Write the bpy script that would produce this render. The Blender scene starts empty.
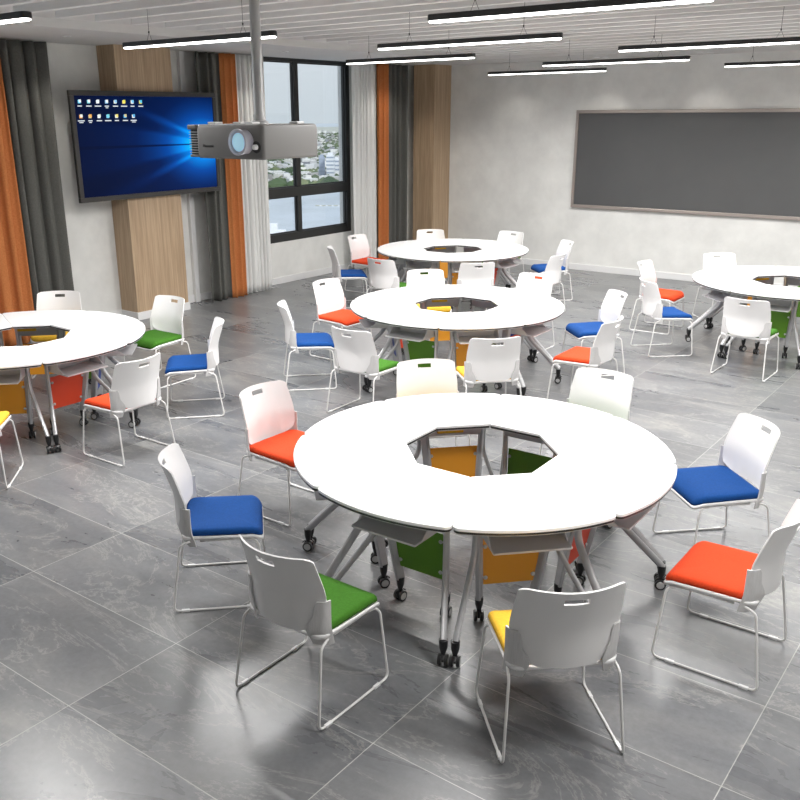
import bpy, bmesh, math, random
from mathutils import Vector, Matrix
random.seed(7)
S = bpy.context.scene
COL = S.collection
PI = math.pi
rad = math.radians

# ------------------------------------------------------------------ camera
cam_d = bpy.data.cameras.new('camera')
cam = bpy.data.objects.new('camera', cam_d); COL.objects.link(cam)
RT = Vector((0.79390, 0.60802, -0.00625)); UP = Vector((-0.18984, 0.25761, 0.94742)); FW = Vector((-0.57765, 0.75097, -0.31994))
m = Matrix((RT, UP, -FW)).transposed().to_4x4(); m.translation = Vector((0, 0, 2.549))
cam.matrix_world = m
cam_d.sensor_width = 36; cam_d.lens = 891.16/800*36
cam_d.shift_x = (400-374.15)/800; cam_d.shift_y = (415.76-400)/800
cam_d.clip_start = .05; cam_d.clip_end = 20000
S.camera = cam

# ------------------------------------------------------------------ sky, sun, exposure
W = bpy.data.worlds.new('sky'); S.world = W; W.use_nodes = True
wn = W.node_tree; wn.nodes.clear()
wo = wn.nodes.new('ShaderNodeOutputWorld'); wb = wn.nodes.new('ShaderNodeBackground')
tc = wn.nodes.new('ShaderNodeTexCoord'); sx = wn.nodes.new('ShaderNodeSeparateXYZ'); cr = wn.nodes.new('ShaderNodeValToRGB')
wn.links.new(tc.outputs['Generated'], sx.inputs[0]); wn.links.new(sx.outputs['Z'], cr.inputs[0]); wn.links.new(cr.outputs[0], wb.inputs[0]); wn.links.new(wb.outputs[0], wo.inputs[0])
cr.color_ramp.elements[0].position = 0.0; cr.color_ramp.elements[0].color = (.56, .61, .65, 1)
cr.color_ramp.elements[1].position = .12; cr.color_ramp.elements[1].color = (.70, .73, .76, 1)
e_ = cr.color_ramp.elements.new(.6); e_.color = (.75, .82, .92, 1)
wb.inputs[1].default_value = 1.05
sd = bpy.data.lights.new('sun', 'SUN'); sun = bpy.data.objects.new('sun', sd); COL.objects.link(sun)
sd.energy = 2.2; sd.color = (1, .96, .9); sd.angle = rad(2)
sun.rotation_euler = Vector((-.75, .35, -.56)).to_track_quat('-Z', 'Y').to_euler()
S.view_settings.view_transform = 'Standard'; S.view_settings.look = 'None'
S.view_settings.gamma = 1; S.view_settings.use_curve_mapping = False
S.view_settings.exposure = 0.25
LIGHT_W = 62.0          # watts of each pendant bar
DOWN_W = 4.0

# ------------------------------------------------------------------ materials
def mat(name, color, rough=.5, metal=0.0, emis=None, estr=0, trans=0, spec=None, coat=0, sheen=0):
    M = bpy.data.materials.new(name); M.use_nodes = True
    b = M.node_tree.nodes['Principled BSDF']
    b.inputs['Base Color'].default_value = (*color, 1); b.inputs['Roughness'].default_value = rough; b.inputs['Metallic'].default_value = metal
    if emis: b.inputs['Emission Color'].default_value = (*emis, 1); b.inputs['Emission Strength'].default_value = estr
    if trans: b.inputs['Transmission Weight'].default_value = trans
    if spec is not None: b.inputs['Specular IOR Level'].default_value = spec
    if coat: b.inputs['Coat Weight'].default_value = coat
    if sheen: b.inputs['Sheen Weight'].default_value = sheen
    return M
class NT:
    def __init__(s, M): s.t = M.node_tree; s.b = s.t.nodes['Principled BSDF']
    def n(s, kind, **kw):
        x = s.t.nodes.new('ShaderNode'+kind)
        for k, v in kw.items(): setattr(x, k, v)
        return x
    def l(s, a, b): s.t.links.new(a, b)
    def math(s, op, a, b=None, c=None):
        x = s.n('Math', operation=op)
        for i, v in enumerate((a, b, c)):
            if v is None: continue
            if hasattr(v, 'is_linked') or hasattr(v, 'node'): s.l(v, x.inputs[i])
            else: x.inputs[i].default_value = v
        return x.outputs[0]
    def ramp(s, fac, stops):
        x = s.n('ValToRGB'); s.l(fac, x.inputs[0]); r = x.color_ramp
        r.elements[0].position = stops[0][0]; r.elements[0].color = (*stops[0][1], 1)
        r.elements[1].position = stops[-1][0]; r.elements[1].color = (*stops[-1][1], 1)
        for p, c in stops[1:-1]: e = r.elements.new(p); e.color = (*c, 1)
        return x.outputs[0]
    def noise(s, vec, scale, detail=4, rough=.5, dist=0):
        x = s.n('TexNoise'); x.inputs['Scale'].default_value = scale; x.inputs['Detail'].default_value = detail
        x.inputs['Roughness'].default_value = rough; x.inputs['Distortion'].default_value = dist
        if vec is not None: s.l(vec, x.inputs['Vector'])
        return x
    def mix(s, fac, a, b, mode='MIX'):
        x = s.n('Mix', data_type='RGBA', blend_type=mode)
        for i, v in ((0, fac), (6, a), (7, b)):
            if hasattr(v, 'node'): s.l(v, x.inputs[i])
            elif i == 0: x.inputs[0].default_value = v
            else: x.inputs[i].default_value = (*v, 1)
        return x.outputs[2]
    def bump(s, h, strength=.2, dist=.01):
        x = s.n('Bump'); x.inputs['Strength'].default_value = strength; x.inputs['Distance'].default_value = dist
        s.l(h, x.inputs['Height']); s.l(x.outputs[0], s.b.inputs['Normal'])

def noisy(name, c1, c2, scale, rough=.7, bump=.1, stretch=None, metal=0, detail=5, bscale=None, spec=None):
    M = mat(name, c1, rough, metal, spec=spec); t = NT(M)
    tcn = t.n('TexCoord'); mp = t.n('Mapping'); t.l(tcn.outputs['Object'], mp.inputs[0])
    if stretch: mp.inputs['Scale'].default_value = stretch
    nz = t.noise(mp.outputs[0], scale, detail, .6)
    t.l(t.ramp(nz.outputs[0], [(.3, c1), (.7, c2)]), t.b.inputs['Base Color'])
    if bump:
        nb = t.noise(mp.outputs[0], bscale or scale*4, 4)
        t.bump(nb.outputs[0], bump, .004)
    return M

def floor_material():
    M = mat('slate_tiles', (.2, .2, .2), .3); t = NT(M)
    X0, Y0, TX, TY = -4.4755, 2.5006, 1.26707, .633535
    g = t.n('NewGeometry'); sp = t.n('SeparateXYZ'); t.l(g.outputs['Position'], sp.inputs[0])
    u = t.math('DIVIDE', t.math('SUBTRACT', sp.outputs[0], X0), TX); v = t.math('DIVIDE', t.math('SUBTRACT', sp.outputs[1], Y0), TY)
    fu = t.math('FLOOR', u); fv = t.math('FLOOR', v)
    cx = t.n('CombineXYZ'); t.l(fu, cx.inputs[0]); t.l(fv, cx.inputs[1])
    wn_ = t.n('TexWhiteNoise', noise_dimensions='3D'); t.l(cx.outputs[0], wn_.inputs['Vector'])
    off = t.n('VectorMath', operation='SCALE'); t.l(wn_.outputs['Color'], off.inputs[0]); off.inputs['Scale'].default_value = 40
    ad = t.n('VectorMath', operation='ADD'); t.l(g.outputs['Position'], ad.inputs[0]); t.l(off.outputs[0], ad.inputs[1])
    mp = t.n('Mapping'); t.l(ad.outputs[0], mp.inputs[0]); mp.inputs['Scale'].default_value = (.55, 1.5, 1); mp.inputs['Rotation'].default_value = (0, 0, .35)
    big = t.noise(mp.outputs[0], 1.2, 6, .62, 1.2)
    base = t.ramp(big.outputs[0], [(.28, (.098, .101, .110)), (.46, (.146, .150, .158)), (.60, (.176, .178, .181)), (.75, (.26, .256, .245))])
    # layered slate veins: thin light ridges where a warped noise crosses its middle
    vein = t.noise(mp.outputs[0], .9, 8, .68, 2.2)
    d = t.math('ABSOLUTE', t.math('SUBTRACT', vein.outputs[0], .5))
    vm = t.math('MULTIPLY', t.math('SUBTRACT', 1.0, t.math('MINIMUM', t.math('MULTIPLY', d, 70.0), 1.0)), .35)
    col = t.mix(vm, base, (.42, .41, .38))
    fine = t.noise(g.outputs['Position'], 28, 6, .7)
    col = t.mix(.35, col, t.ramp(fine.outputs[0], [(.3, (.32, .32, .32)), (.7, (.68, .68, .68))]), 'OVERLAY')
    tone = t.math('ADD', t.math('MULTIPLY', wn_.outputs['Value'], .30), .85)
    cc = t.n('CombineXYZ'); [t.l(tone, cc.inputs[i]) for i in range(3)]
    col = t.mix(1.0, col, cc.outputs[0], 'MULTIPLY')
    # grout
    du = t.math('MULTIPLY', t.math('SUBTRACT', .5, t.math('ABSOLUTE', t.math('SUBTRACT', t.math('SUBTRACT', u, fu), .5))), TX)
    dv = t.math('MULTIPLY', t.math('SUBTRACT', .5, t.math('ABSOLUTE', t.math('SUBTRACT', t.math('SUBTRACT', v, fv), .5))), TY)
    gr = t.math('LESS_THAN', t.math('MINIMUM', du, dv), .0020)
    col = t.mix(gr, col, (.42, .42, .40))
    t.l(col, t.b.inputs['Base Color'])
    r = t.math('ADD', t.math('MULTIPLY', big.outputs[0], .18), .20)
    t.l(r, t.b.inputs['Roughness'])
    t.bump(t.math('ADD', t.math('MULTIPLY', vein.outputs[0], .6), t.math('MULTIPLY', fine.outputs[0], .25)), .12, .01)
    return M

def wood_material(name, c1, c2):
    M = mat(name, c1, .45); t = NT(M)
    tcn = t.n('TexCoord'); mp = t.n('Mapping'); t.l(tcn.outputs['Object'], mp.inputs[0]); mp.inputs['Scale'].default_value = (9, 9, .35)
    nz = t.noise(mp.outputs[0], 3.2, 6, .6, .6)
    mp2 = t.n('Mapping'); t.l(tcn.outputs['Object'], mp2.inputs[0]); mp2.inputs['Scale'].default_value = (70, 70, 1.2)
    n2 = t.noise(mp2.outputs[0], 2.0, 3)
    c = t.ramp(nz.outputs[0], [(.3, c1), (.7, c2)])
    c = t.mix(.35, c, t.ramp(n2.outputs[0], [(.3, (.3, .3, .3)), (.7, (.7, .7, .7))]), 'OVERLAY')
    t.l(c, t.b.inputs['Base Color']); t.bump(n2.outputs[0], .08, .002)
    return M

M = {}
M['floor'] = floor_material()
M['plaster'] = noisy('mottled_plaster', (.68, .68, .66), (.80, .80, .775), 2.6, .8, .12, detail=8, bscale=22)
M['paint'] = noisy('white_wall_paint', (.60, .60, .58), (.66, .66, .64), 1.5, .8, .05, bscale=40)
M['ceiling'] = noisy('ceiling_paint', (.62, .61, .60), (.66, .65, .64), .6, .85, 0)
M['baffle'] = noisy('baffle_paint', (.70, .69, .68), (.73, .72, .71), .6, .6, 0)
M['skirting'] = mat('skirting_white', (.75, .75, .75), .4)
M['wood'] = wood_material('oak_veneer', (.36, .25, .155), (.52, .38, .25))
M['black_metal'] = mat('black_aluminium', (.022, .022, .022), .4)
M['grey_cloth'] = noisy('grey_curtain_cloth', (.100, .100, .092), (.130, .130, .120), 60, .95, .15, spec=.2)
M['orange_cloth'] = noisy('orange_curtain_cloth', (.46, .158, .052), (.58, .215, .075), 60, .95, .15, spec=.2)
def sheer_material():
    Mx = mat('sheer_white_cloth', (.90, .90, .89), .9, spec=.1); t = NT(Mx)
    tr = t.n('BsdfTranslucent'); tr.inputs[0].default_value = (.9, .9, .88, 1); mx = t.n('MixShader'); mx.inputs[0].default_value = .3
    o = t.t.nodes['Material Output']; t.l(t.b.outputs[0], mx.inputs[1]); t.l(tr.outputs[0], mx.inputs[2]); t.l(mx.outputs[0], o.inputs[0])
    return Mx
M['sheer'] = sheer_material()
M['top'] = mat('white_laminate', (.90, .90, .90), .32)
M['edge'] = mat('black_edge_band', (.02, .02, .02), .4)
M['silver'] = mat('silver_powder_coat', (.50, .50, .51), .38, .35)
M['tray'] = mat('grey_tray_plastic', (.60, .59, .60), .5)
M['black'] = mat('black_plastic', (.015, .015, .016), .35)
M['hub'] = mat('grey_wheel_hub', (.55, .55, .55), .3, .4)
M['white_plastic'] = mat('white_plastic', (.80, .79, .79), .38)
M['rib_plastic'] = noisy('ribbed_grey_plastic', (.56, .55, .55), (.66, .65, .65), 40, .35, .1, (6, 6, .4))
M['white_rod'] = mat('white_steel_rod', (.74, .73, .72), .35)
M['glide'] = mat('glide_plastic', (.78, .78, .78), .4)
def fabric(n, c): return noisy(n, tuple(x*.86 for x in c), tuple(min(1, x*1.1) for x in c), 90, .9, .25, bscale=500, spec=.2)
M['red'] = fabric('red_fabric', (.66, .060, .016)); M['blue'] = fabric('blue_fabric', (.006, .055, .22))
M['green'] = fabric('green_fabric', (.045, .155, .014)); M['yellow'] = fabric('yellow_fabric', (.80, .47, .045))
M['p_red'] = mat('red_panel', (.72, .06, .015), .45); M['p_blue'] = mat('blue_panel', (.01, .04, .28), .45)
M['p_green'] = mat('green_panel', (.10, .26, .012), .45); M['p_yellow'] = mat('amber_panel', (.80, .33, .02), .45)
M['lamp_white'] = mat('lamp_diffuser', (.9, .9, .9), .5, emis=(1, .985, .96), estr=6)
M['board'] = noisy('blackboard_surface', (.082, .084, .086), (.098, .099, .100), .8, .42, .03)
M['board_frame'] = mat('champagne_frame', (.40, .35, .32), .35, .5)
M['tv_frame'] = mat('tv_bezel', (.035, .033, .031), .35)
M['proj'] = mat('projector_grey', (.165, .16, .155), .5, 0)
M['proj_dark'] = mat('projector_dark', (.03, .03, .03), .4)
M['steel'] = mat('brushed_steel', (.50, .50, .50), .45, .5)
M['lens_ring'] = mat('lens_ring', (.60, .60, .68), .25, .2)
M['lens'] = mat('lens_glass', (.45, .72, .85), .08, 0, emis=(.45, .75, .95), estr=.35)
M['white_tab'] = mat('white_clip', (.9, .9, .9), .4)

# ------------------------------------------------------------------ mesh helpers
def link(name, bm, material, parent=None, smooth=False, kind=None, loc=None, auto=None):
    bmesh.ops.recalc_face_normals(bm, faces=bm.faces)
    if bm.calc_volume(signed=True) < 0: bmesh.ops.reverse_faces(bm, faces=bm.faces)
    me = bpy.data.meshes.new(name); bm.to_mesh(me); bm.free()
    mats = material if isinstance(material, (list, tuple)) else [material]
    for x in mats: me.materials.append(x)
    if smooth:
        for p in me.polygons: p.use_smooth = True
        if auto:
            try: me.set_sharp_from_angle(angle=rad(auto))
            except Exception: pass
    o = bpy.data.objects.new(name, me); COL.objects.link(o)
    if parent: o.parent = parent
    if loc: o.location = loc
    if kind: o['kind'] = kind
    return o
def tag(o, label, cat, group=None, kind=None):
    o['label'] = label; o['category'] = cat
    if group: o['group'] = group
    if kind: o['kind'] = kind
    return o
def empty(name, loc=(0, 0, 0), rz=0):
    o = bpy.data.objects.new(name, None); COL.objects.link(o); o.location = loc; o.rotation_euler = (0, 0, rz); o.empty_display_size = .1
    return o
def box(bm, x0, x1, y0, y1, z0, z1, bev=0, mi=0, mtx=None):
    vs = [bm.verts.new(Vector((x, y, z))) for x in (x0, x1) for y in (y0, y1) for z in (z0, z1)]
    fs = [bm.faces.new([vs[i] for i in q]) for q in ((0, 1, 3, 2), (4, 6, 7, 5), (0, 4, 5, 1), (2, 3, 7, 6), (0, 2, 6, 4), (1, 5, 7, 3))]
    for f in fs: f.material_index = mi
    if mtx: bmesh.ops.transform(bm, matrix=mtx, verts=vs)
    if bev:
        es = list({e for f in fs for e in f.edges})
        bmesh.ops.bevel(bm, geom=es, offset=bev, segments=2, affect='EDGES', profile=.5)
def fillet(pts, r, n=5):
    pts = [Vector(p) for p in pts]; out = [pts[0]]
    for i in range(1, len(pts)-1):
        a, b, c = pts[i-1], pts[i], pts[i+1]; u = (a-b); v = (c-b); rr = min(r, u.length*.45, v.length*.45)
        p, q = b+u.normalized()*rr, b+v.normalized()*rr
        for k in range(n+1):
            t = k/n; out.append((1-t)**2*p+2*t*(1-t)*b+t*t*q)
    out.append(pts[-1]); return out
def tube(bm, pts, r, seg=8, fil=0, rx=None, cap=True, nf=5):
    """round (or, with rx, oval) bar along a polyline; r may be a list"""
    pts = fillet(pts, fil, nf) if fil else [Vector(p) for p in pts]
    rs = r if isinstance(r, (list, tuple)) else [r]*len(pts)
    if len(rs) != len(pts): rs = [rs[0]+(rs[-1]-rs[0])*i/(len(pts)-1) for i in range(len(pts))]
    ref = None; rings = []
    for i, p in enumerate(pts):
        d = (pts[min(i+1, len(pts)-1)]-pts[max(i-1, 0)]).normalized()
        if ref is None: ref = Vector((0, 0, 1)) if abs(d.z) < .9 else Vector((1, 0, 0))
        s = (ref-d*ref.dot(d)).normalized(); ref = s; t = d.cross(s)
        k = rx/r if rx else 1
        rings.append([bm.verts.new(p+s*math.cos(a)*rs[i]*k+t*math.sin(a)*rs[i]) for a in [2*PI*j/seg for j in range(seg)]])
    for a, b in zip(rings, rings[1:]):
        for j in range(seg): bm.faces.new((a[j], a[(j+1) % seg], b[(j+1) % seg], b[j]))
    if cap: bm.faces.new(rings[0][::-1]); bm.faces.new(rings[-1])
def lathe(bm, prof, mtx=None, seg=16, mi=0):
    """profile of (radius, height) pairs around z"""
    rings = []; new = []
    for r, z in prof:
        ring = [bm.verts.new(Vector((r*math.cos(2*PI*j/seg), r*math.sin(2*PI*j/seg), z))) for j in range(seg)]; rings.append(ring); new += ring
    for a, b in zip(rings, rings[1:]):
        for j in range(seg): f = bm.faces.new((a[j], a[(j+1) % seg], b[(j+1) % seg], b[j])); f.material_index = mi
    for q in (rings[0][::-1], rings[-1]): f = bm.faces.new(q); f.material_index = mi
    if mtx: bmesh.ops.transform(bm, matrix=mtx, verts=new)
def slab(bm, outline, layers, zf=None, mi=0):
    """closed outline (2D, star-shaped about its centre); layers of (inset in metres, z)"""
    n = len(outline); cen = Vector((sum(p[0] for p in outline)/n, sum(p[1] for p in outline)/n))
    rings = []
    nor = []
    for i in range(n):
        a = Vector(outline[i-1]); c = Vector(outline[(i+1) % n]); d = (c-a).normalized(); q = Vector((-d.y, d.x))
        if q.dot(cen-Vector(outline[i])) < 0: q = -q
        nor.append(q)
    for ins, z in layers:
        ring = []
        for i in range(n):
            p = Vector(outline[i])
            p = p+nor[i]*ins if ins < .03 else cen+(p+nor[i]*.03-cen)*(1-(ins-.03))
            zz = z+(zf(p.x, p.y) if zf else 0)
            ring.append(bm.verts.new((p.x, p.y, zz)))
        rings.append(ring)
    for a, b in zip(rings, rings[1:]):
        for j in range(n): f = bm.faces.new((a[j], a[(j+1) % n], b[(j+1) % n], b[j])); f.material_index = mi
    for q in (rings[0][::-1], rings[-1]): f = bm.faces.new(q); f.material_index = mi
def rrect(hx, hy, r, n=5, cx=0, cy=0):
    o = []
    for sx_, sy_, a0 in ((1, 1, 0), (-1, 1, 90), (-1, -1, 180), (1, -1, 270)):
        for k in range(n+1):
            a = rad(a0+90*k/n); o.append((cx+sx_*(hx-r)+r*math.cos(a), cy+sy_*(hy-r)+r*math.sin(a)))
    return o
def solid(bm, th):
    """give an open sheet real thickness"""
    bmesh.ops.recalc_face_normals(bm, faces=bm.faces); bm.normal_update()
    fs = list(bm.faces); bd = [e for e in bm.edges if len(e.link_faces) == 1]
    nv = {v: bm.verts.new(v.co-v.normal*th) for v in list(bm.verts)}
    for f in fs: bm.faces.new([nv[v] for v in reversed(f.verts)])
    for e in bd: a, b = e.verts; bm.faces.new((a, b, nv[b], nv[a]))
def kids(o): return [c for c in COL.objects if c.parent == o]
def copy_tree(root, children):
    """a copy of a thing with copies of its parts and sub-parts; children is its stored tree"""
    c = root.copy(); COL.objects.link(c)
    for ch, sub in children:
        d = copy_tree(ch, sub); d.parent = c
    return c
def tree(o): return [(c, tree(c)) for c in kids(o)]

# ------------------------------------------------------------------ the room
XW, YW, ZC, ZR = -9.83, 14.30, 3.37, 3.45     # window wall, board wall, soffit height, recessed ceiling height
XE, YS = 1.6, -1.6
bm = bmesh.new(); box(bm, XW-.3, XE+.2, YS-.2, YW+.2, -.15, 0); link('floor', bm, M['floor'], kind='structure')
bm = bmesh.new(); box(bm, XW-.3, XE+.2, YW, YW+.2, 0, ZR+.15); link('wall_back', bm, M['plaster'], kind='structure')
bm = bmesh.new(); box(bm, XE, XE+.2, YS, YW, 0, ZR+.15); link('wall_right', bm, M['plaster'], kind='structure')
bm = bmesh.new(); box(bm, XW-.3, XE+.2, YS-.2, YS, 0, ZR+.15); link('wall_front', bm, M['plaster'], kind='structure')
WIN = [(9.96, 12.17, .65, 3.37), (-1.0, 4.6, .65, 3.37)]
bm = bmesh.new()
for a, b in ((YS, -1.0), (4.6, 9.96), (12.17, YW)): box(bm, XW-.25, XW, a, b, 0, ZR+.15)
for a, b, z0, z1 in WIN: box(bm, XW-.25, XW, a, b, 0, z0); box(bm, XW-.25, XW, a, b, z1, ZR+.15)
link('wall_left', bm, M['plaster'], kind='structure')
# ceiling: recessed middle field, lower soffit along the window wall and the board wall
SX, SY = -8.15, 13.15
bm = bmesh.new()
box(bm, SX, XE+.2, YS, SY, ZR, ZR+.12)
box(bm, XW, SX, YS, YW, ZC, ZR+.12)
box(bm, SX, XE+.2, SY, YW, ZC, ZR+.12)
link('ceiling', bm, M['ceiling'], kind='structure')
def baseboard(name, segs):
    bm = bmesh.new()
    for s in segs: box(bm, *s, 0, .105, .004)
    link(name, bm, M['skirting'], kind='structure')
baseboard('baseboard_left', [(XW, XW+.018, YS, 7.26), (XW, XW+.018, 8.13, 13.77)])
baseboard('baseboard_back', [(-9.21, XE, YW-.018, YW)])
# oak-clad pilasters
bm = bmesh.new(); box(bm, XW, -9.49, 7.26, 8.13, .0, ZC, .004); p1 = link('trim_1', bm, M['wood'], kind='structure')
bm = bmesh.new(); box(bm, XW, -9.475, 7.245, 8.145, 0, .105, .004); link('baseboard_column', bm, M['skirting'], kind='structure')
bm = bmesh.new(); box(bm, -9.66, -9.215, 13.77, YW, 0, ZC, .004); link('trim_2', bm, M['wood'], kind='structure')
bm = bmesh.new(); box(bm, -9.675, -9.20, 13.755, YW, 0, .105, .004); link('baseboard_corner', bm, M['skirting'], kind='structure')
bm = bmesh.new(); box(bm, XW, XW+.06, 8.52, 8.60, 0, ZC, .006); link('trim_3', bm, M['skirting'], kind='structure')

# windows
glassM = bpy.data.materials.new('window_glass'); glassM.use_nodes = True; g = glassM.node_tree; g.nodes.clear()
go = g.nodes.new('ShaderNodeOutputMaterial'); gm = g.nodes.new('ShaderNodeMixShader'); gt = g.nodes.new('ShaderNodeBsdfTransparent'); gg = g.nodes.new('ShaderNodeBsdfGlossy')
gt.inputs[0].default_value = (.95, .97, .98, 1); gg.inputs['Roughness'].default_value = .02; gm.inputs[0].default_value = .06
g.links.new(gt.outputs[0], gm.inputs[1]); g.links.new(gg.outputs[0], gm.inputs[2]); g.links.new(gm.outputs[0], go.inputs[0])
def window(name, y0, y1, z0, z1, mull):
    fr = bmesh.new(); X0, X1 = XW-.10, XW-.005
    box(fr, X0, X1, y0, y0+.10, z0, z1, .004); box(fr, X0, X1, y1-.10, y1, z0, z1, .004)
    box(fr, X0, X1, y0+.1, y1-.1, z0, z0+.125, .004); box(fr, X0, X1, y0+.1, y1-.1, z1-.05, z1, .004)
    w = link(name, fr, M['black_metal'], kind='structure')
    b2 = bmesh.new(); box(b2, X0+.005, X1+.012, y0+.1, y1-.1, 1.335, 1.475, .004); link('transom', b2, M['black_metal'], w)
    for ym in mull:
        b2 = bmesh.new(); box(b2, X0+.01, X1-.002, ym-.045, ym+.045, z0+.125, 1.335, .004); link('mullion', b2, M['black_metal'], w)
        b2 = bmesh.new(); box(b2, X0+.01, X1-.002, ym-.05, ym+.05, 1.475, z1-.05, .004); link('mullion', b2, M['black_metal'], w)
    edges = [y0+.1]+[q for ym in mull for q in (ym-.045, ym+.045)]+[y1-.1]
    for a, b in zip(edges[::2], edges[1::2]):
        for c, d in ((z0+.125, 1.335), (1.475, z1-.05)):
            b2 = bmesh.new(); box(b2, X0+.03, X0+.036, a, b, c, d); link('pane', b2, glassM, w)
            b2 = bmesh.new()
            for r in ((a, a+.018, c, d), (b-.018, b, c, d), (a+.018, b-.018, c, c+.018), (a+.018, b-.018, d-.018, d)): box(b2, X0+.038, X0+.06, *r)
            link('sash', b2, M['black_metal'], w)
window('window_1', 9.96, 12.17, .65, 3.37, [10.875])
window('added_window', -1.0, 4.6, .65, 3.37, [.4, 1.8, 3.2])  # unseen window added so daylight evens out the room

# ------------------------------------------------------------------ curtains
def curtain(name, y0, y1, x, amp, waves, m_, label, seed, gather=.0, th=.003, kind_amp=.35):
    rnd = random.Random(seed); n = int(waves*14); bm = bmesh.new(); rows = 26; grid = []
    ph = [rnd.uniform(0, 6.28) for _ in range(6)]
    for r in range(rows+1):
        z = .012+(ZC-.03)*r/rows; tz = r/rows; row = []
        for i in range(n+1):
            s = i/n
            sw = s+.012*math.sin(3*tz+ph[0])+.035*math.sin(2*PI*s*1.7+ph[1])
            a = amp*(.75+.35*math.sin(2*PI*s*2.3+ph[2]))*(1.0+.25*(1-tz)*math.sin(5*s+ph[3]))
            w = math.sin(2*PI*waves*sw); dx = a*(w+.25*math.sin(4*PI*waves*sw+ph[4]))
            yy = y0+(y1-y0)*s+ (.25*(y1-y0)/waves)*math.sin(4*PI*waves*sw+ph[5])*kind_amp*(.6+.4*tz)
            row.append(bm.verts.new((x+dx, yy, z)))
        grid.append(row)
    for a, b in zip(grid, grid[1:]):
        for i in range(n): bm.faces.new((a[i], a[i+1], b[i+1], b[i]))
    if th: solid(bm, th)
    o = link(name, bm, m_, smooth=True); tag(o, label, 'curtain', 'floor-length curtains along the window wall'); return o
curtain('orange_curtain', 5.30, 5.80, -9.56, .055, 3.2, M['orange_cloth'], 'orange curtain at the left edge, beside the grey one left of the screen', 1)
curtain('grey_curtain', 5.82, 6.41, -9.58, .06, 3.6, M['grey_cloth'], 'dark grey curtain left of the wall screen, next to the orange curtain', 2)
curtain('sheer_curtain', 4.55, 5.28, -9.62, .035, 8, M['sheer'], 'white sheer curtain at the near end of the window wall', 3)
curtain('grey_curtain', 8.60, 9.04, -9.575, .06, 3.1, M['grey_cloth'], 'dark grey curtain right behind the edge of the wall screen', 4)
curtain('orange_curtain', 9.04, 9.29, -9.55, .045, 2.3, M['orange_cloth'], 'orange curtain between the screen and the window, beside a white sheer', 5)
curtain('sheer_curtain', 9.29, 9.93, -9.60, .035, 8, M['sheer'], 'white sheer curtain on the left side of the window with the city view', 6)
curtain('sheer_curtain', 11.94, 12.56, -9.60, .03, 6.5, M['sheer'], 'white sheer curtain on the right side of the window with the city view', 7)
curtain('orange_curtain', 12.56, 12.86, -9.56, .04, 2.4, M['orange_cloth'], 'narrow orange curtain near the far corner, right of the white sheer', 8)
curtain('grey_curtain', 12.86, 13.44, -9.57, .05, 3.6, M['grey_cloth'], 'dark grey curtain in the far corner next to the corner pilaster', 9)

# ------------------------------------------------------------------ ceiling baffles, downlights, pendants
def baffle_proto():
    bm = bmesh.new(); box(bm, -7.2, XE, -.035, .035, ZC-.02, ZR, .004)
    o = link('ceiling_baffle', bm, M['baffle']); tag(o, 'long white ceiling baffle, one of a row running parallel to the board wall', 'ceiling baffle', 'parallel ceiling baffles'); return o
b0 = baffle_proto()
for k in range(29):
    o = b0 if k == 0 else b0.copy()
    if k: COL.objects.link(o)
    o.location = (0, 12.10-.396*k, 0)
def downlight(x, y, label, aim=(0, 0, -1), power=DOWN_W, cone=85):
    t = empty('downlight', (x, y, ZC)); tag(t, label, 'downlight', 'recessed downlights in the lower ceiling border')
    bm = bmesh.new(); lathe(bm, [(.034, -.001), (.045, -.001), (.047, -.006), (.036, -.008), (.034, -.004)], seg=20); link('trim_ring', bm, M['skirting'], t, True, auto=40)
    bm = bmesh.new(); lathe(bm, [(.033, -.001), (.033, -.003)], seg=20); link('lamp_lens', bm, M['lamp_white'], t)
    l = bpy.data.lights.new('downlight_lamp', 'SPOT'); l.energy = power; l.spot_size = rad(cone); l.spot_blend = .5; l.shadow_soft_size = .03; l.color = (1, .95, .87)
    lo = bpy.data.objects.new('downlight_lamp', l); COL.objects.link(lo); lo.parent = t; lo.location = (0, 0, -.02)
names = ['first', 'second', 'third', 'fourth', 'fifth', 'sixth', 'seventh', 'eighth']
dl = [-7.88, -7.72, -6.29, -6.15, -4.70, -4.55, -3.15, -3.0]
for i, x in enumerate(dl):
    downlight(x, 13.90, 'small round recessed downlight above the board wall, %s of eight from the left' % names[i])
for y, w in ((6.2, 'nearest of three'), (9.62, 'middle of three'), (12.6, 'farthest of three')):
    downlight(-8.88, y, 'round recessed downlight in the ceiling border by the window wall, %s' % w, power=26, cone=125)
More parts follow.
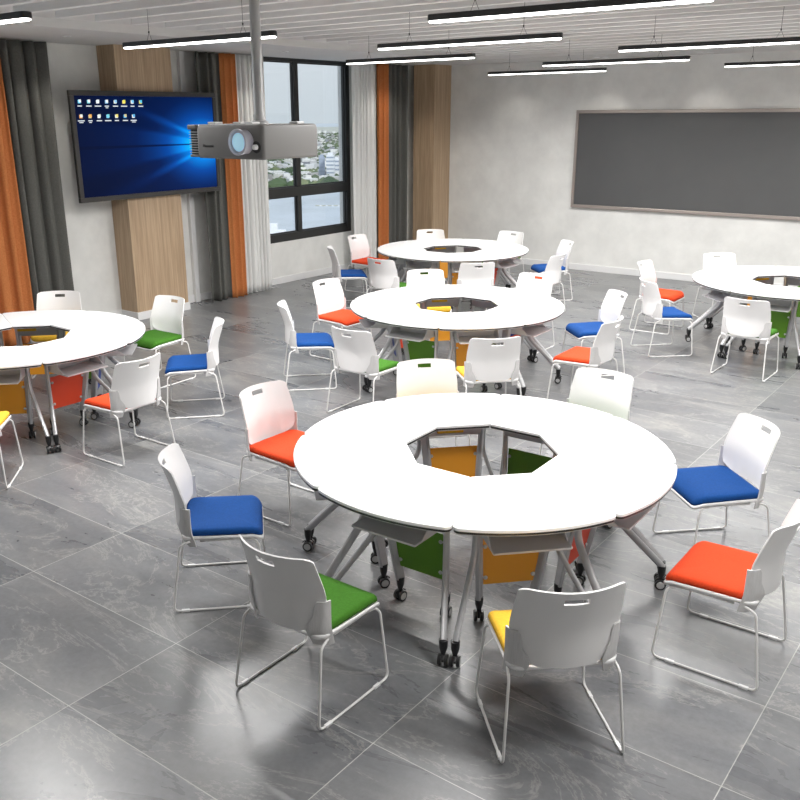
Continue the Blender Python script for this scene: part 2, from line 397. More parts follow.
def pendant(x0, x1, y, label):
    t = empty('linear_pendant_light', ((x0+x1)/2, y, 3.08)); tag(t, label, 'pendant light', 'slim linear pendant lights over the tables'); L = (x1-x0)/2
    bm = bmesh.new(); slab(bm, rrect(L, .035, .034, 5), [(.001, .004), (0, .006), (0, .036), (.004, .04)]); link('housing', bm, M['black_metal'], t)
    bm = bmesh.new(); slab(bm, rrect(L-.008, .028, .027, 5), [(.004, -.008), (0, -.004), (0, .003)]); link('diffuser', bm, M['lamp_white'], t)
    for s in (-1, 1):
        bm = bmesh.new(); xx = s*L*.62
        tube(bm, [(xx, 0, .10), (xx, 0, ZR-3.08)], .0018, 5)
        tube(bm, [(xx-.03, 0, .04), (xx, 0, .10)], .0014, 5); tube(bm, [(xx+.03, 0, .04), (xx, 0, .10)], .0014, 5)
        lathe(bm, [(.006, .095), (.006, .11)], Matrix.Translation((xx, 0, 0)), 8)
        link('suspension_wire', bm, M['black'], t)
    l = bpy.data.lights.new('pendant_lamp', 'AREA'); l.shape = 'RECTANGLE'; l.size = 2*L-.03; l.size_y = .05; l.energy = LIGHT_W; l.color = (1, .985, .965); l.spread = rad(168)
    lo = bpy.data.objects.new('pendant_lamp', l); COL.objects.link(lo); lo.parent = t; lo.location = (0, 0, -.011)
pendant(-6.42, -4.72, 5.02, 'slim black linear pendant light in front of the window side, nearest on the left')
pendant(-3.31, -1.60, 4.87, 'slim black linear pendant light highest in the picture, nearest over the main table')
pendant(-4.97, -3.25, 6.55, 'slim black linear pendant light just behind the nearest two, left of centre')
pendant(-6.62, -4.98, 8.15, 'slim black linear pendant light hanging in front of the window corner and curtains')
pendant(-3.52, -1.82, 8.22, 'slim black linear pendant light on the right, in the middle row')
pendant(-5.24, -3.51, 10.09, 'slim black linear pendant light hanging just above the left end of the blackboard')
pendant(-7.02, -5.22, 11.86, 'slim black linear pendant light farthest back, left of the blackboard')
pendant(-3.70, -2.00, 11.86, 'slim black linear pendant light farthest back on the right, above the blackboard')

pendant(-1.40, .30, 3.20, 'added unseen linear pendant light above the near end of the room, out to the right')  # added out of view to light the near end evenly
pendant(-6.62, -4.92, 3.20, 'added linear pendant light, mostly out of view, above the cut-off left round table')  # added fill lamp, only its tip comes into view
pendant(-.10, 1.45, 8.22, 'added unseen linear pendant light beyond the right edge, third row')  # unseen pendant added to brighten the right side
pendant(-1.75, -.10, 10.09, 'added unseen linear pendant light beyond the right edge, fourth row')  # also added beyond the view to spread the room light

# ------------------------------------------------------------------ blackboard
bb = empty('blackboard', (-4.2, YW, 1.82)); tag(bb, 'wide dark grey blackboard in a pale metal frame on the back wall', 'blackboard')
bx0, bx1, bz0, bz1 = -2.54, 2.54, -.77, .78
bm = bmesh.new(); box(bm, bx0+.03, bx1-.03, -.035, 0, bz0+.03, bz1-.03); link('writing_surface', bm, M['board'], bb)
for r in ((bx0, bx1, bz1-.05, bz1), (bx0, bx1, bz0, bz0+.05), (bx0, bx0+.045, bz0+.05, bz1-.05), (bx1-.045, bx1, bz0+.05, bz1-.05)):
    bm = bmesh.new(); box(bm, r[0], r[1], -.06, 0, r[2], r[3], .005); link('frame_rail', bm, M['board_frame'], bb)

# ------------------------------------------------------------------ wall screen
def screen_material():
    Mx = bpy.data.materials.new('screen_picture'); Mx.use_nodes = True; t = NT(Mx)
    tcn = t.n('TexCoord'); s = t.n('SeparateXYZ'); t.l(tcn.outputs['Object'], s.inputs[0])
    # screen-local metres: x along the screen, z up
    dx = t.math('SUBTRACT', .86, s.outputs[1]); dy = t.math('SUBTRACT', s.outputs[2], -.01)     # distance left of / above the light window
    adx = t.math('ADD', dx, .22); ady = t.math('ABSOLUTE', dy)
    slope = t.math('DIVIDE', ady, t.math('MAXIMUM', adx, .02))
    dist = t.math('SQRT', t.math('ADD', t.math('POWER', t.math('MULTIPLY', dx, .75), 2), t.math('POWER', ady, 2)))
    glow = t.math('POWER', 2.718, t.math('MULTIPLY', dist, -2.3))
    core = t.math('POWER', 2.718, t.math('MULTIPLY', t.math('POWER', dist, 2), -9.0))
    mr = t.n('MapRange', interpolation_type='SMOOTHSTEP'); t.l(slope, mr.inputs[0]); mr.inputs[1].default_value = .20; mr.inputs[2].default_value = .13; mr.inputs[3].default_value = 0; mr.inputs[4].default_value = 1
    beam = t.math('MULTIPLY', mr.outputs[0], t.math('POWER', 2.718, t.math('MULTIPLY', adx, -1.5)))
    mr2 = t.n('MapRange', interpolation_type='SMOOTHSTEP'); t.l(t.math('ABSOLUTE', t.math('SUBTRACT', slope, .34)), mr2.inputs[0]); mr2.inputs[1].default_value = .09; mr2.inputs[2].default_value = 0
    beam2 = t.math('MULTIPLY', mr2.outputs[0], t.math('MULTIPLY', t.math('POWER', 2.718, t.math('MULTIPLY', adx, -1.9)), .45))
    line = t.math('LESS_THAN', ady, t.math('ADD', .006, t.math('MULTIPLY', adx, .006)))
    tot = t.math('ADD', t.math('ADD', t.math('MULTIPLY', glow, .34), t.math('MULTIPLY', beam, .34)), t.math('ADD', beam2, t.math('MULTIPLY', core, .35)))
    tot = t.math('MULTIPLY', tot, t.math('SUBTRACT', 1.0, t.math('MULTIPLY', line, .62)))
    c = t.ramp(tot, [(.0, (.0002, .003, .022)), (.10, (.0003, .012, .085)), (.28, (.0005, .065, .36)), (.5, (.001, .25, .85)), (.8, (.005, .62, 1.0)), (1.0, (.25, .90, 1.0))])
    t.b.inputs['Base Color'].default_value = (.004, .004, .004, 1); t.b.inputs['Roughness'].default_value = .6; t.b.inputs['Specular IOR Level'].default_value = .04
    t.l(c, t.b.inputs['Emission Color']); t.b.inputs['Emission Strength'].default_value = .9
    return Mx
tvx = -9.455
tv = empty('wall_screen', (tvx, 7.655, 2.205)); tag(tv, 'large flat screen on the oak pilaster showing a blue desktop with icons', 'television')
HW, HH = 1.135, .637
bm = bmesh.new(); box(bm, -.005, .035-.012, -HW+.01, HW-.01, -HH+.01, HH-.01); 
box(bm, -.03, -.005, -.5, .5, -.3, .3); link('back_housing', bm, M['black'], tv)
bm = bmesh.new(); bz = .058
for r in ((-HW, HW, HH-bz, HH), (-HW, HW, -HH, -HH+bz), (-HW, -HW+bz, -HH+bz, HH-bz), (HW-bz, HW, -HH+bz, HH-bz)): box(bm, .0, .045, *r, .004)
link('bezel', bm, M['tv_frame'], tv)
bm = bmesh.new(); box(bm, .024, .032, -HW+bz, HW-bz, -HH+bz, HH-bz); scr = link('screen', bm, screen_material(), tv)
logoM = mat('screen_light_window', (0, 0, 0), .4, emis=(.25, .85, 1), estr=1.0)
bm = bmesh.new()
for (a0, a1, b0, b1) in ((.80, .86, .01, .12), (.868, .955, .01, .135), (.80, .86, -.125, -.01), (.868, .955, -.14, -.01)): box(bm, .032, .0328, a0, a1, b0, b1)
link('window_logo', bm, logoM, scr)
icols = [(.1, .6, .9), (.2, .7, .8), (.85, .9, .95), (.3, .6, .9), (.8, .85, .8), (.9, .75, .2), (.9, .9, .9), (.85, .8, .1), (.95, .45, .1), (.7, .6, .3), (.85, .9, .95), (.2, .6, .9), (.8, .85, .8), (.1, .45, .8), (.9, .9, .9)]
iM = [mat('icon_%s' % n, (0, 0, 0), .5, emis=c, estr=.9) for n, c in zip('abcdefghijklmno', icols)]
tM = mat('icon_caption', (0, 0, 0), .5, emis=(.8, .85, .9), estr=.8)
for i in range(15):
    r, c = (0, i) if i < 8 else (1, i-8)
    yy = -HW+bz+.075+c*.1265; zz = HH-bz-.07-r*.165
    bm = bmesh.new(); hs = .021
    box(bm, .032, .0332, yy-hs, yy+hs*.9, zz-hs*.8, zz+hs, 0, 0); box(bm, .0332, .0336, yy-hs*.45, yy+hs*1.15, zz-hs*.3, zz+hs*1.25, 0, 1)
    w_ = .03+.008*((i*7) % 3)
    box(bm, .032, .033, yy-w_, yy+w_, zz-.052, zz-.040, 0, 2)
    if i in (3, 8, 9, 14): box(bm, .032, .033, yy-w_*.6, yy+w_*.6, zz-.070, zz-.060, 0, 2)
    link('desktop_icon', bm, [iM[i], iM[(i*4+2) % 15], tM], scr)

# ------------------------------------------------------------------ projector on its pole
pc = Vector((-3.455, 3.545, 2.417))          # near lower corner column of the case
PW, PD = .575, .45; PZ0, PZ1 = 2.325, 2.505
pj = empty('projector', (pc.x-PW/2, pc.y+PD/2, PZ0)); tag(pj, 'grey ceiling projector with a pale blue lens hanging below a steel pole', 'projector')
hx, hy, hz = PW/2, PD/2, PZ1-PZ0
bm = bmesh.new(); slab(bm, rrect(hx-.028, hy, .022, 5, cx=.028), [(.008, 0), (0, .010), (0, hz-.02), (.006, hz-.006), (.02, hz)]); link('case', bm, M['proj'], pj, True, auto=35)
bm = bmesh.new(); box(bm, -hx, -hx+.06, -hy+.012, hy-.01, .012, hz-.016, .003); link('vent_core', bm, M['proj_dark'], pj)
bm = bmesh.new()
box(bm, -hx-.012, -hx+.062, -hy-.002, hy-.004, hz-.028, hz-.002, .006); box(bm, -hx-.004, -hx+.062, -hy+.002, hy-.004, .004, .018, .004); link('end_cap', bm, M['proj'], pj)
for k in range(9):
    bm = bmesh.new(); z = .026+k*.0138; box(bm, -hx-.004, -hx+.06, -hy+.004, hy-.015, z, z+.0045); link('vent_slat', bm, M['steel'], pj)
LM = Matrix.Translation((.155, -hy, hz*.50)) @ Matrix.Rotation(rad(90), 4, 'X')
bm = bmesh.new(); lathe(bm, [(.064, -.005), (.062, .02), (.068, .052), (.068, .060), (.058, .062), (.054, .050)], LM, 32); link('lens_barrel', bm, M['lens_ring'], pj, True, auto=40)
bm = bmesh.new(); lathe(bm, [(.054, .046), (.045, .052), (.028, .057), (.008, .059)], LM, 32); link('lens_glass', bm, M['lens'], pj, True)
LK = Matrix.Translation((.240, -hy, hz*.36)) @ Matrix.Rotation(rad(90), 4, 'X')
bm = bmesh.new(); lathe(bm, [(.031, -.002), (.031, .003), (.026, .003), (.024, .001)], LK, 20); link('knob_recess', bm, M['proj_dark'], pj)
bm = bmesh.new(); lathe(bm, [(.014, .002), (.013, .022), (.010, .026)], LK, 16); link('focus_knob', bm, M['white_tab'], pj, True, auto=40)
cu = bpy.data.curves.new('lettering', 'FONT'); cu.body = 'Panasonic'; cu.size = .022; cu.extrude = .0006
_f = bpy.data.objects.new('lettering_curve', cu); _me = bpy.data.meshes.new_from_object(_f); bpy.data.objects.remove(_f)
lt = bpy.data.objects.new('lettering', _me); COL.objects.link(lt); lt.parent = pj; lt.location = (-.175, -hy-.0008, hz*.33); lt.rotation_euler = (rad(90), 0, 0); _me.materials.clear(); _me.materials.append(M['proj_dark'])
for a, b in ((-.17, -.13), (.03, -.13), (.12, -.13), (.22, .12)):
    bm = bmesh.new(); box(bm, a-.03, a+.03, b-.03, b+.03, hz, hz+.012, .003); link('mounting_tab', bm, M['white_tab'], pj)
bm = bmesh.new(); lathe(bm, [(.05, hz), (.05, hz+.012), (.034, hz+.02), (.034, hz+.05)], Matrix.Translation((.025, .025, 0)), 20); link('mount_collar', bm, M['steel'], pj, True, auto=40)
po = empty('projector_pole', (pc.x-PW/2+.025, pc.y+PD/2+.025, ZR)); tag(po, 'brushed steel pole hanging from the ceiling and holding the projector', 'mounting pole')
bm = bmesh.new(); lathe(bm, [(.029, PZ1+.045-ZR), (.029, 0)], seg=24); link('tube', bm, M['steel'], po, True, auto=40)
bm = bmesh.new(); lathe(bm, [(.07, -.012), (.07, 0)], seg=24); link('ceiling_flange', bm, M['steel'], po, True, auto=40)

# ------------------------------------------------------------------ wedge desk (local x = away from the circle's centre)
R0, RI = 1.062, .431
def wedge_outline(grow=0.0):
    R = R0+grow; ri = RI-grow*.5; A = rad(22.5); gap = .0016-grow
    def side(r, s): return Vector((r*math.cos(A), s*(r*math.sin(A)))) + Vector((math.sin(A), -s*math.cos(A)))*gap
    out = []; a1 = A-rad(2.3); rs = R-.042
    out += [side(ri+.004, -1), side(ri+.02, -1)]
    for k in range(1, 8): out.append(side(ri+.02+(rs-ri-.02)*k/7, -1))
    p, q, c = side(rs, -1), Vector((R*math.cos(a1), -R*math.sin(a1))), side(R+.0, -1)
    for k in range(1, 6): t = k/6; out.append((1-t)**2*p+2*t*(1-t)*c+t*t*q)
    for k in range(21): a = -a1+2*a1*k/20; out.append(Vector((R*math.cos(a), R*math.sin(a))))
    p, q, c = Vector((R*math.cos(a1), R*math.sin(a1))), side(rs, 1), side(R, 1)
    for k in range(1, 6): t = k/6; out.append((1-t)**2*p+2*t*(1-t)*c+t*t*q)
    for k in range(7, 0, -1): out.append(side(ri+.02+(rs-ri-.02)*k/7, 1))
    out += [side(ri+.02, 1), side(ri+.004, 1)]
    return [(v.x, v.y) for v in out]
def desk_meshes():
    D = {}
    bm = bmesh.new(); slab(bm, wedge_outline(), [(.0015, .7335), (0, .735), (0, .747), (.0012, .7492), (.004, .75)]); D['tabletop'] = bm
    bm = bmesh.new(); slab(bm, wedge_outline(-.0025), [(.0, .722), (0, .7335)]); D['edge_band'] = bm
    bm = bmesh.new(); slab(bm, wedge_outline(-.006), [(0, .717), (0, .722)]); D['underside'] = bm
    return D
def pol(r, a, z): return Vector((r*math.cos(rad(a)), r*math.sin(rad(a)), z))
def wheel_mesh():
    bm = bmesh.new(); lathe(bm, [(.012, -.009), (.026, -.009), (.0305, -.007), (.0305, .007), (.026, .009), (.012, .009)], Matrix.Rotation(rad(90), 4, 'X'), 20)
    lathe(bm, [(.020, -.0103), (.0215, -.0089), (.0215, .0089), (.020, .0103)], Matrix.Rotation(rad(90), 4, 'X'), 16, mi=1)
    return bm
wheel_me = None
def caster(parent, at, aim):
    """black connector with a fork, two wheels as sub-parts; at = foot point on the floor"""
    global wheel_me
    bm = bmesh.new()
    lathe(bm, [(.010, .052), (.013, .070), (.0215, .100), (.0235, .142)], seg=12)
    box(bm, -.014, .02, -.007, .007, .022, .062, .003)
    tube(bm, [(.012, 0, .060), (-.022, 0, .062), (-.036, 0, .05)], .008, 6, rx=.004)
    tube(bm, [(0, -.025, .031), (0, .025, .031)], .0045, 8)
    o = link('caster', bm, M['black'], parent, True, auto=40); o.location = at; o.rotation_euler = (0, 0, aim)
    for s in (-1, 1):
        if wheel_me is None:
            w = link('wheel', wheel_mesh(), [M['black'], M['hub']], o, True, auto=40); wheel_me = w.data
        else:
            w = bpy.data.objects.new('wheel', wheel_me); COL.objects.link(w); w.parent = o
        w.location = (0, s*.0168, .0305)
def make_desk():
    t = empty('wedge_desk')
    D = desk_meshes()
    link('tabletop', D['tabletop'], M['top'], t); link('edge_band', D['edge_band'], M['edge'], t); link('underside', D['underside'], M['tray'], t)
    for s in (-1, 1):
        top = pol(.705, 16.2*s, .705); foot = pol(.605, 14.2*s, .135); of = pol(1.042, 20.9*s, .138)
        # flat tapered column to the inner caster
        bm = bmesh.new(); d = (foot-top).normalized(); f = (of-foot); f.z = 0; f.normalize(); nrm = d.cross(f).normalized(); f2 = nrm.cross(d)
        rings = []
        for k in range(9):
            u = k/8; p = top.lerp(foot, u); wdt = .036-.010*u; th = .0145
            rings.append([bm.verts.new(p+f2*a*wdt+nrm*b*th) for a, b in ((-1, -.55), (-.75, -1), (.75, -1), (1, -.55), (1, .55), (.75, 1), (-.75, 1), (-1, .55))])
        for a, b in zip(rings, rings[1:]):
            for j in range(8): bm.faces.new((a[j], a[(j+1) % 8], b[(j+1) % 8], b[j]))
        bm.faces.new(rings[0]); bm.faces.new(rings[-1]); link('column', bm, M['silver'], t, True, auto=35)
        # bent outer leg branching from the column
        st = top.lerp(foot, .06)+f*.052; kn = top.lerp(foot, .40)+f*.058
        bm = bmesh.new(); tube(bm, [st, kn, of], .0145, 12, .14, rx=.0215, nf=8); link('leg', bm, M['silver'], t, True, auto=40)
        bm = bmesh.new(); box(bm, -.05, .065, -.017, .017, -.022, .012, .004, mtx=Matrix.Translation(top+f*.02) @ Matrix.Rotation(math.atan2(f.y, f.x), 4, 'Z')); link('bracket', bm, M['black'], t)
        caster(t, (foot.x, foot.y, 0), rad(10*s)); caster(t, (of.x, of.y, 0), rad(180+21*s))
    bm = bmesh.new(); box(bm, .615, .66, -.175, .175, .605, .70, .006); link('cross_beam', bm, M['silver'], t)
    # book tray hung under the outer edge
    bm = bmesh.new(); z0 = .58
    slab(bm, [(.70, -.195), (.958, -.195), (.963, -.19), (.963, .19), (.958, .195), (.70, .195)], [(0, z0), (0, z0+.010)])
    box(bm, .70, .712, -.195, .195, z0, .66, .002)
    for s in (-1, 1):
        y0, y1 = sorted((s*.189, s*.195)); v = [bm.verts.new(p) for yy in (y0, y1) for p in ((.70, yy, z0+.01), (.90, yy, z0+.01), (.84, yy, .64), (.82, yy, .718), (.74, yy, .718))]
        bm.faces.new(v[:5]); bm.faces.new(v[5:][::-1])
        for j in range(5): bm.faces.new((v[j], v[(j+1) % 5], v[5+(j+1) % 5], v[5+j]))
    link('book_tray', bm, M['tray'], t)
    # modesty panel between the columns
    def cp(z, s): return pol(.705, 16.2*s, .705).lerp(pol(.605, 14.2*s, .135), (.705-z)/.57)
    bm = bmesh.new(); q = []
    for off in (.0, .006):
        for z, s in ((.225, -1), (.225, 1), (.515, 1), (.515, -1)):
            p = cp(z, s); q.append(bm.verts.new((p.x+off, p.y-s*.022, z)))
    bm.faces.new(q[:4][::-1]); bm.faces.new(q[4:])
    for j in range(4): bm.faces.new((q[j], q[(j+1) % 4], q[4+(j+1) % 4], q[4+j]))
    pan = link('modesty_panel', bm, M['p_red'], t)
    for z in (.27, .465):
        for s in (-1, 1):
            p = cp(z, s); bm = bmesh.new(); lathe(bm, [(.011, -.004), (.011, .012), (.008, .014)], Matrix.Translation((p.x, p.y-s*.032, z)) @ Matrix.Rotation(rad(90), 4, 'Y'), 12); link('stand_off', bm, M['hub'], pan, True, auto=40)
    return t
desk = make_desk(); desk_tree = tree(desk)
# ------------------------------------------------------------------ chair (local y = towards the table)
def back_y(s, z):
    """rear face of the curved backrest; s across (-1..1), z height"""
    k = max(0, z-.60); return -.160-.40*k**1.15-.078*(1-min(1, s*s))
def make_chair():
    t = empty('chair')
    # backrest shell with a hand slot
    bm = bmesh.new(); HWb = .231
    us = [-1, -.95, -.86, -.7, -.55, -.4, -.3, -.23, -.10, .0, .10, .23, .3, .4, .55, .7, .86, .95, 1]
    zt = .812
    vsn = [0, .04, .10, .2, .3, .4, .5, .6, .68, .76, .835, .87, .91, .95, 1.0]
    grid = []
    for v in vsn:
        row = []
        for u in us:
            zb = .436+.055*max(0, (abs(u)-.5)/.5)**2
            ztop = zt-(.016*((abs(u)-.86)/.14)**2 if abs(u) > .86 else 0)
            z = zb+(ztop-zb)*v
            w = HWb*(1-.055*max(0, (v-.55)/.45))*(1-.05*max(0, (.10-v)/.10))
            row.append(bm.verts.new((u*w, back_y(u, z), z)))
        grid.append(row)
    for j in range(len(vsn)-1):
        for i in range(len(us)-1):
            if j in (10, 11) and 7 <= i <= 10: continue
            bm.faces.new((grid[j][i], grid[j][i+1], grid[j+1][i+1], grid[j+1][i]))
    solid(bm, .008)
    back = link('backrest', bm, M['white_plastic'], t, True, auto=50)
    # ribbed side brackets that carry the backrest
    for s in (-1, 1):
        bm = bmesh.new(); rows = []
        for z, ui, sh in ((.372, .74, .020), (.41, .70, .012), (.448, .66, .002), (.475, .70, 0), (.52, .80, 0), (.575, .83, 0), (.592, .87, 0)):
            row = []
            for k in range(6):
                u = ui+(1.045-ui)*k/5; y = back_y(min(1, u), max(z, .46))-.010+sh+(.05*(u-1)/.045 if u > 1 else 0)*.6
                row.append(bm.verts.new((s*min(u, 1.035)*HWb, y, z)))
            rows.append(row)
        for a, b in zip(rows, rows[1:]):
            for k in range(5): bm.faces.new((a[k], a[k+1], b[k+1], b[k]))
        solid(bm, .007)
        link('side_bracket', bm, M['rib_plastic'], back, True, auto=40)
    # seat
    def fall(x, y): return (-.030*((y-.14)/.09)**2 if y > .14 else 0)+.012*(x/.21)**2-.004
    bm = bmesh.new(); slab(bm, rrect(.234, .218, .05, 5, 0, .022), [(.012, .400), (.003, .403), (0, .409), (.0, .419), (.004, .422)], fall); link('seat_shell', bm, M['white_plastic'], t, True, auto=60)
    bm = bmesh.new(); slab(bm, rrect(.227, .212, .055, 6, 0, .024), [(.006, .421), (0, .426), (-.001, .436), (.003, .448), (.010, .456), (.022, .4605), (.20, .463), (.5, .463), (.8, .463)], fall)
    link('seat_cushion', bm, M['red'], t, True)
    # sled frame: one continuous rod each side
    for s in (-1, 1):
        bm = bmesh.new(); x0, x1 = s*.226, s*.258
        tube(bm, [(x0, -.15, .402), (x0*1.03, -.205, .385), (x1, -.262, .0075), (x1, .240, .0075), (x0*1.03, .212, .365), (x0*.97, .195, .388), (x0*.97, .13, .400), (x0*.97, -.10, .400)], .0062, 8, .035)
        fr = link('sled_leg', bm, M['white_rod'], t, True)
        for y in (-.20, .15):
            bm = bmesh.new(); box(bm, x1-.0085, x1+.0085, y-.022, y+.022, 0, .015, .003); link('foot_glide', bm, M['glide'], fr)
    for y in (-.08, .12):
        bm = bmesh.new(); tube(bm, [(-.218, y, .397), (.218, y, .397)], .006, 8); link('cross_bar', bm, M['white_rod'], t, True)
    return t
chair = make_chair(); chair_tree = tree(chair)
TABLES = [('nearest', (-2.411, 4.128)), ('middle', (-4.716, 7.494)), ('farthest', (-6.854, 10.754)), ('left-hand', (-7.07, 4.135)), ('right-hand', (-2.35, 10.79))]
COLR = {0: 'red', 45: 'blue', 90: 'green', 135: 'yellow', 180: 'red', 225: 'blue', 270: 'green', 315: 'yellow'}
PCOL = {'red': 'red', 'blue': 'blue', 'green': 'green', 'yellow': 'amber'}
SIDE = {0: 'at the near right', 45: 'at the far right', 90: 'at the back right', 135: 'at the very back', 180: 'at the back left', 225: 'at the left', 270: 'at the near left', 315: 'at the very front'}
WHERE = {'nearest': 'the nearest round table', 'middle': 'the middle round table', 'farthest': 'the farthest round table',
         'left-hand': 'the left round table', 'right-hand': 'the right round table'}
ROT = 1.2          # the desk rings stand turned by about a degree
SKIP_CHAIR = set(); SKIP_DESK = set()
src_cush = None
fd = fc = True
base_panel = [c for c, _ in desk_tree if c.name.startswith('modesty_panel')][0].data
base_cush = [c for c, _ in chair_tree if c.name.startswith('seat_cushion')][0].data
PM = {}; CM = {}
for c in ('red', 'blue', 'green', 'yellow'):
    me = base_panel.copy(); me.materials.clear(); me.materials.append(M['p_'+c]); PM[c] = me
    me = base_cush.copy(); me.materials.clear(); me.materials.append(M[c]); CM[c] = me
lever_src = bmesh.new(); box(lever_src, .470, .495, -.02, .145, .676, .698, .003); 
lever_me = bpy.data.meshes.new('release_lever'); lever_src.to_mesh(lever_me); lever_src.free(); lever_me.materials.append(M['yellow'])
rj = random.Random(3)
for tn, (cx, cy) in TABLES:
    for a in range(0, 360, 45):
        c = COLR[a]
        if (tn, a) not in SKIP_DESK:
            d = desk if fd else copy_tree(desk, desk_tree)
            d.location = (cx, cy, 0); d.rotation_euler = (0, 0, rad(a+(ROT if tn != 'left-hand' else -.4)))
            for ch in ([x for x, _ in desk_tree] if fd else d.children):
                if ch.name.startswith('modesty_panel'): ch.data = PM[c]
            fd = False
            if c == 'yellow':
                lv = bpy.data.objects.new('release_lever', lever_me); COL.objects.link(lv); lv.parent = d
            tag(d, 'white wedge desk with %s panel %s of %s' % (PCOL[c], SIDE[a], WHERE[tn]), 'desk', 'wedge desks of ' + WHERE[tn])
        if (tn, a) not in SKIP_CHAIR:
            h = chair if fc else copy_tree(chair, chair_tree)
            ox, oy = {315: (-.043, -.022), 270: (-.016, .010), 0: (-.033, -.025), 180: (-.027, -.02), 225: (.004, -.03)}.get(a, (0, 0))
            rr = 1.455+rj.uniform(-.012, .012); aa = a
            h.location = (cx+ox+rr*math.cos(rad(aa)), cy+oy+rr*math.sin(rad(aa)), 0); h.rotation_euler = (0, 0, rad(a+90+rj.uniform(-1.5, 1.5)))
            for ch in ([x for x, _ in chair_tree] if fc else h.children):
                if ch.name.startswith('seat_cushion'): ch.data = CM[c]
            fc = False
            tag(h, 'white chair with %s seat %s of %s' % (c, SIDE[a], WHERE[tn]), 'chair', 'chairs around ' + WHERE[tn])

# ------------------------------------------------------------------ the city below the window
G = -100.0
def outdoor(name, c, rough=.9): return noisy(name, tuple(x*.85 for x in c), tuple(min(1, x*1.15) for x in c), .01, rough, 0)
seaM = outdoor('sea_water', (.42, .47, .52), .8); landM = noisy('city_ground', (.30, .33, .27), (.48, .48, .45), .02, .95, 0)
bm = bmesh.new(); box(bm, -9000, -60, -2000, 9000, G-2, G); link('ground_sea', bm, seaM, kind='structure')
def polar(dist, az): return Vector((-math.sin(rad(az))*dist, math.cos(rad(az))*dist))
bm = bmesh.new(); q = []
for d_, azs in ((1330, range(34, 70, 3)), (8500, range(69, 33, -3))):
    for az in azs: p = polar(d_+(40*math.sin(az*1.3) if d_ < 2000 else 0), az); q.append(bm.verts.new((p.x, p.y, G+1.5)))
bm.faces.new(q); link('ground_city', bm, landM, kind='structure')
def island_color(name, stops):
    Mx = mat(name, (.6, .6, .6), .8); t = NT(Mx); gg_ = t.n('NewGeometry'); t.l(t.ramp(gg_.outputs['Random Per Island'], stops), t.b.inputs['Base Color']); return Mx
houseM = island_color('house_colours', [(0, (.75, .75, .75)), (.35, (.50, .52, .55)), (.6, (.24, .23, .22)), (.8, (.80, .80, .78)), (1, (.16, .18, .22))])
treeM = island_color('tree_colours', [(0, (.03, .06, .025)), (.5, (.06, .10, .04)), (1, (.13, .16, .07))])
rc = random.Random(11); bm = bmesh.new(); bt = bmesh.new()
for i in range(7500):
    d_ = 1340+4200*rc.random()**1.5; az = rc.uniform(38, 60); p = polar(d_, az); w, l_ = rc.uniform(5, 16), rc.uniform(5, 20); h_ = rc.choice((5, 6, 8, 10, 12, 16))*rc.uniform(.8, 1.2)
    box(bm, -w/2, w/2, -l_/2, l_/2, 0, h_, mtx=Matrix.Translation((p.x, p.y, G+1.5)) @ Matrix.Rotation(rc.choice((.3, .35, .9, 1.2)), 4, 'Z'))
o = link('city_houses', bm, houseM); tag(o, 'mass of small pale city houses far below beyond the window', 'city', kind='stuff')
for i in range(5200):
    d_ = 1335+3600*rc.random()**1.3; az = rc.uniform(38, 60); p = polar(d_, az); r_ = rc.uniform(6, 19)
    bmesh.ops.create_icosphere(bt, subdivisions=1, radius=1, matrix=Matrix.Translation((p.x, p.y, G+3)) @ Matrix.Diagonal((r_, r_*rc.uniform(.6, 1.6), r_*.85, 1)))
o = link('city_trees', bt, treeM); tag(o, 'green tree clumps between the distant city houses', 'trees', kind='stuff')
towerM = mat('pale_tower', (.72, .74, .78), .6); tower2 = mat('blue_tower', (.34, .40, .52), .5); bandM = mat('tower_windows', (.30, .36, .45), .3)
def px_dir(px, py):
    return FW + RT*((px-374.15)/891.16) - UP*((py-415.76)/891.16)
def ground_at(px, py, z=G):
    d_ = px_dir(px, py); k = (z-2.549)/d_.z; return Vector((d_.x*k, d_.y*k, z))
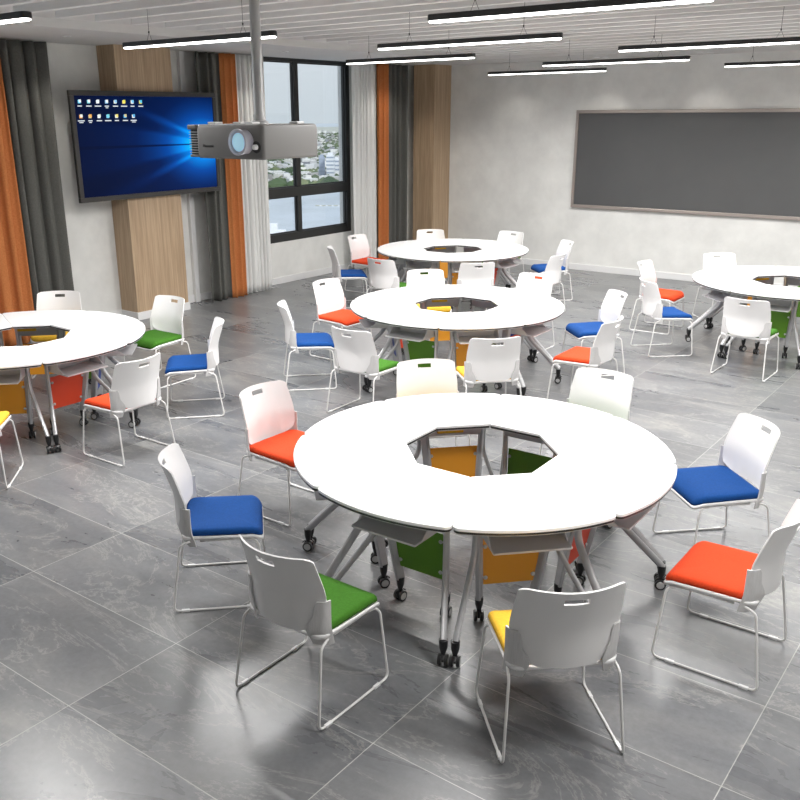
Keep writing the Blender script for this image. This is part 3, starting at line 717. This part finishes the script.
def tower(px, py, wpx, hpx, m_, label):
    p = ground_at(px, py); k = (Vector((p.x, p.y, p.z-2.55))).length/900; w = wpx*k; h_ = hpx*k*1.5
    t = empty('tower_block', p, .5); tag(t, label, 'tower', 'towers on the city shore')
    bm = bmesh.new(); box(bm, -w/2, w/2, -w/2, w/2, 0, h_*.93); box(bm, -w*.3, w*.3, -w*.3, w*.3, h_*.93, h_); link('shaft', bm, m_, t)
    bm = bmesh.new(); n = max(4, int(h_/6))
    for j in range(n): z = h_*.9*(j+.4)/n; box(bm, -w/2-.15, w/2+.15, -w/2-.15, w/2+.15, z, z+h_*.9/n*.4)
    link('window_bands', bm, bandM, t)
tower(322.5, 185, 5, 19, tower2, 'slim blue-grey tower in the distant city, left of the pale towers')
tower(331, 186, 7, 21, towerM, 'pale tower in the distant city, left one of a cluster of three')
tower(337.5, 184, 6, 17, towerM, 'pale tower in the distant city, middle one of a cluster of three')
tower(343, 184, 4, 24, towerM, 'tallest pale tower in the distant city, close to the right window jamb')
p = ground_at(284, 240); t = empty('waterfront_building', p, .62); tag(t, 'long white waterfront building low in the left window pane', 'building')
k = 900/ (Vector((p.x, p.y, 102))).length; u_ = 1/k
for (a0, a1, b0, b1, h_) in ((-14, -6, -3, 5, 16), (-6, 2, -3, 4, 10), (2, 14, -4, 4, 6), (-13, 15, -7, -4, 3)):
    bm = bmesh.new(); box(bm, a0*u_, a1*u_, b0*u_, b1*u_, 0, h_*u_); link('wing', bm, towerM, t)
bm = bmesh.new()
for j in range(9): box(bm, (2.6+j*1.25)*u_, (3.3+j*1.25)*u_, -4.15*u_, -3.95*u_, 2*u_, 4.5*u_)
link('window_row', bm, bandM, t)
p = ground_at(328, 206); t = empty('breakwater', p, .62); tag(t, 'narrow pale breakwater with moored boats on the water beyond the window', 'pier')
bm = bmesh.new(); box(bm, -17*u_, 19*u_, -1.5*u_, 1.5*u_, 0, 1.2*u_); link('mole', bm, landM, t)
for j in range(8):
    bm = bmesh.new(); xx = (-14+j*4.1)*u_; yy = (-3 if j % 2 else 3)*u_; slab(bm, [(xx-1.4*u_, yy-.5*u_), (xx+1*u_, yy-.5*u_), (xx+1.8*u_, yy), (xx+1*u_, yy+.5*u_), (xx-1.4*u_, yy+.5*u_)], [(0, 0), (0, .8*u_)]); box(bm, xx-.6*u_, xx+.3*u_, yy-.3*u_, yy+.3*u_, .8*u_, 1.5*u_); link('boat', bm, towerM, t)
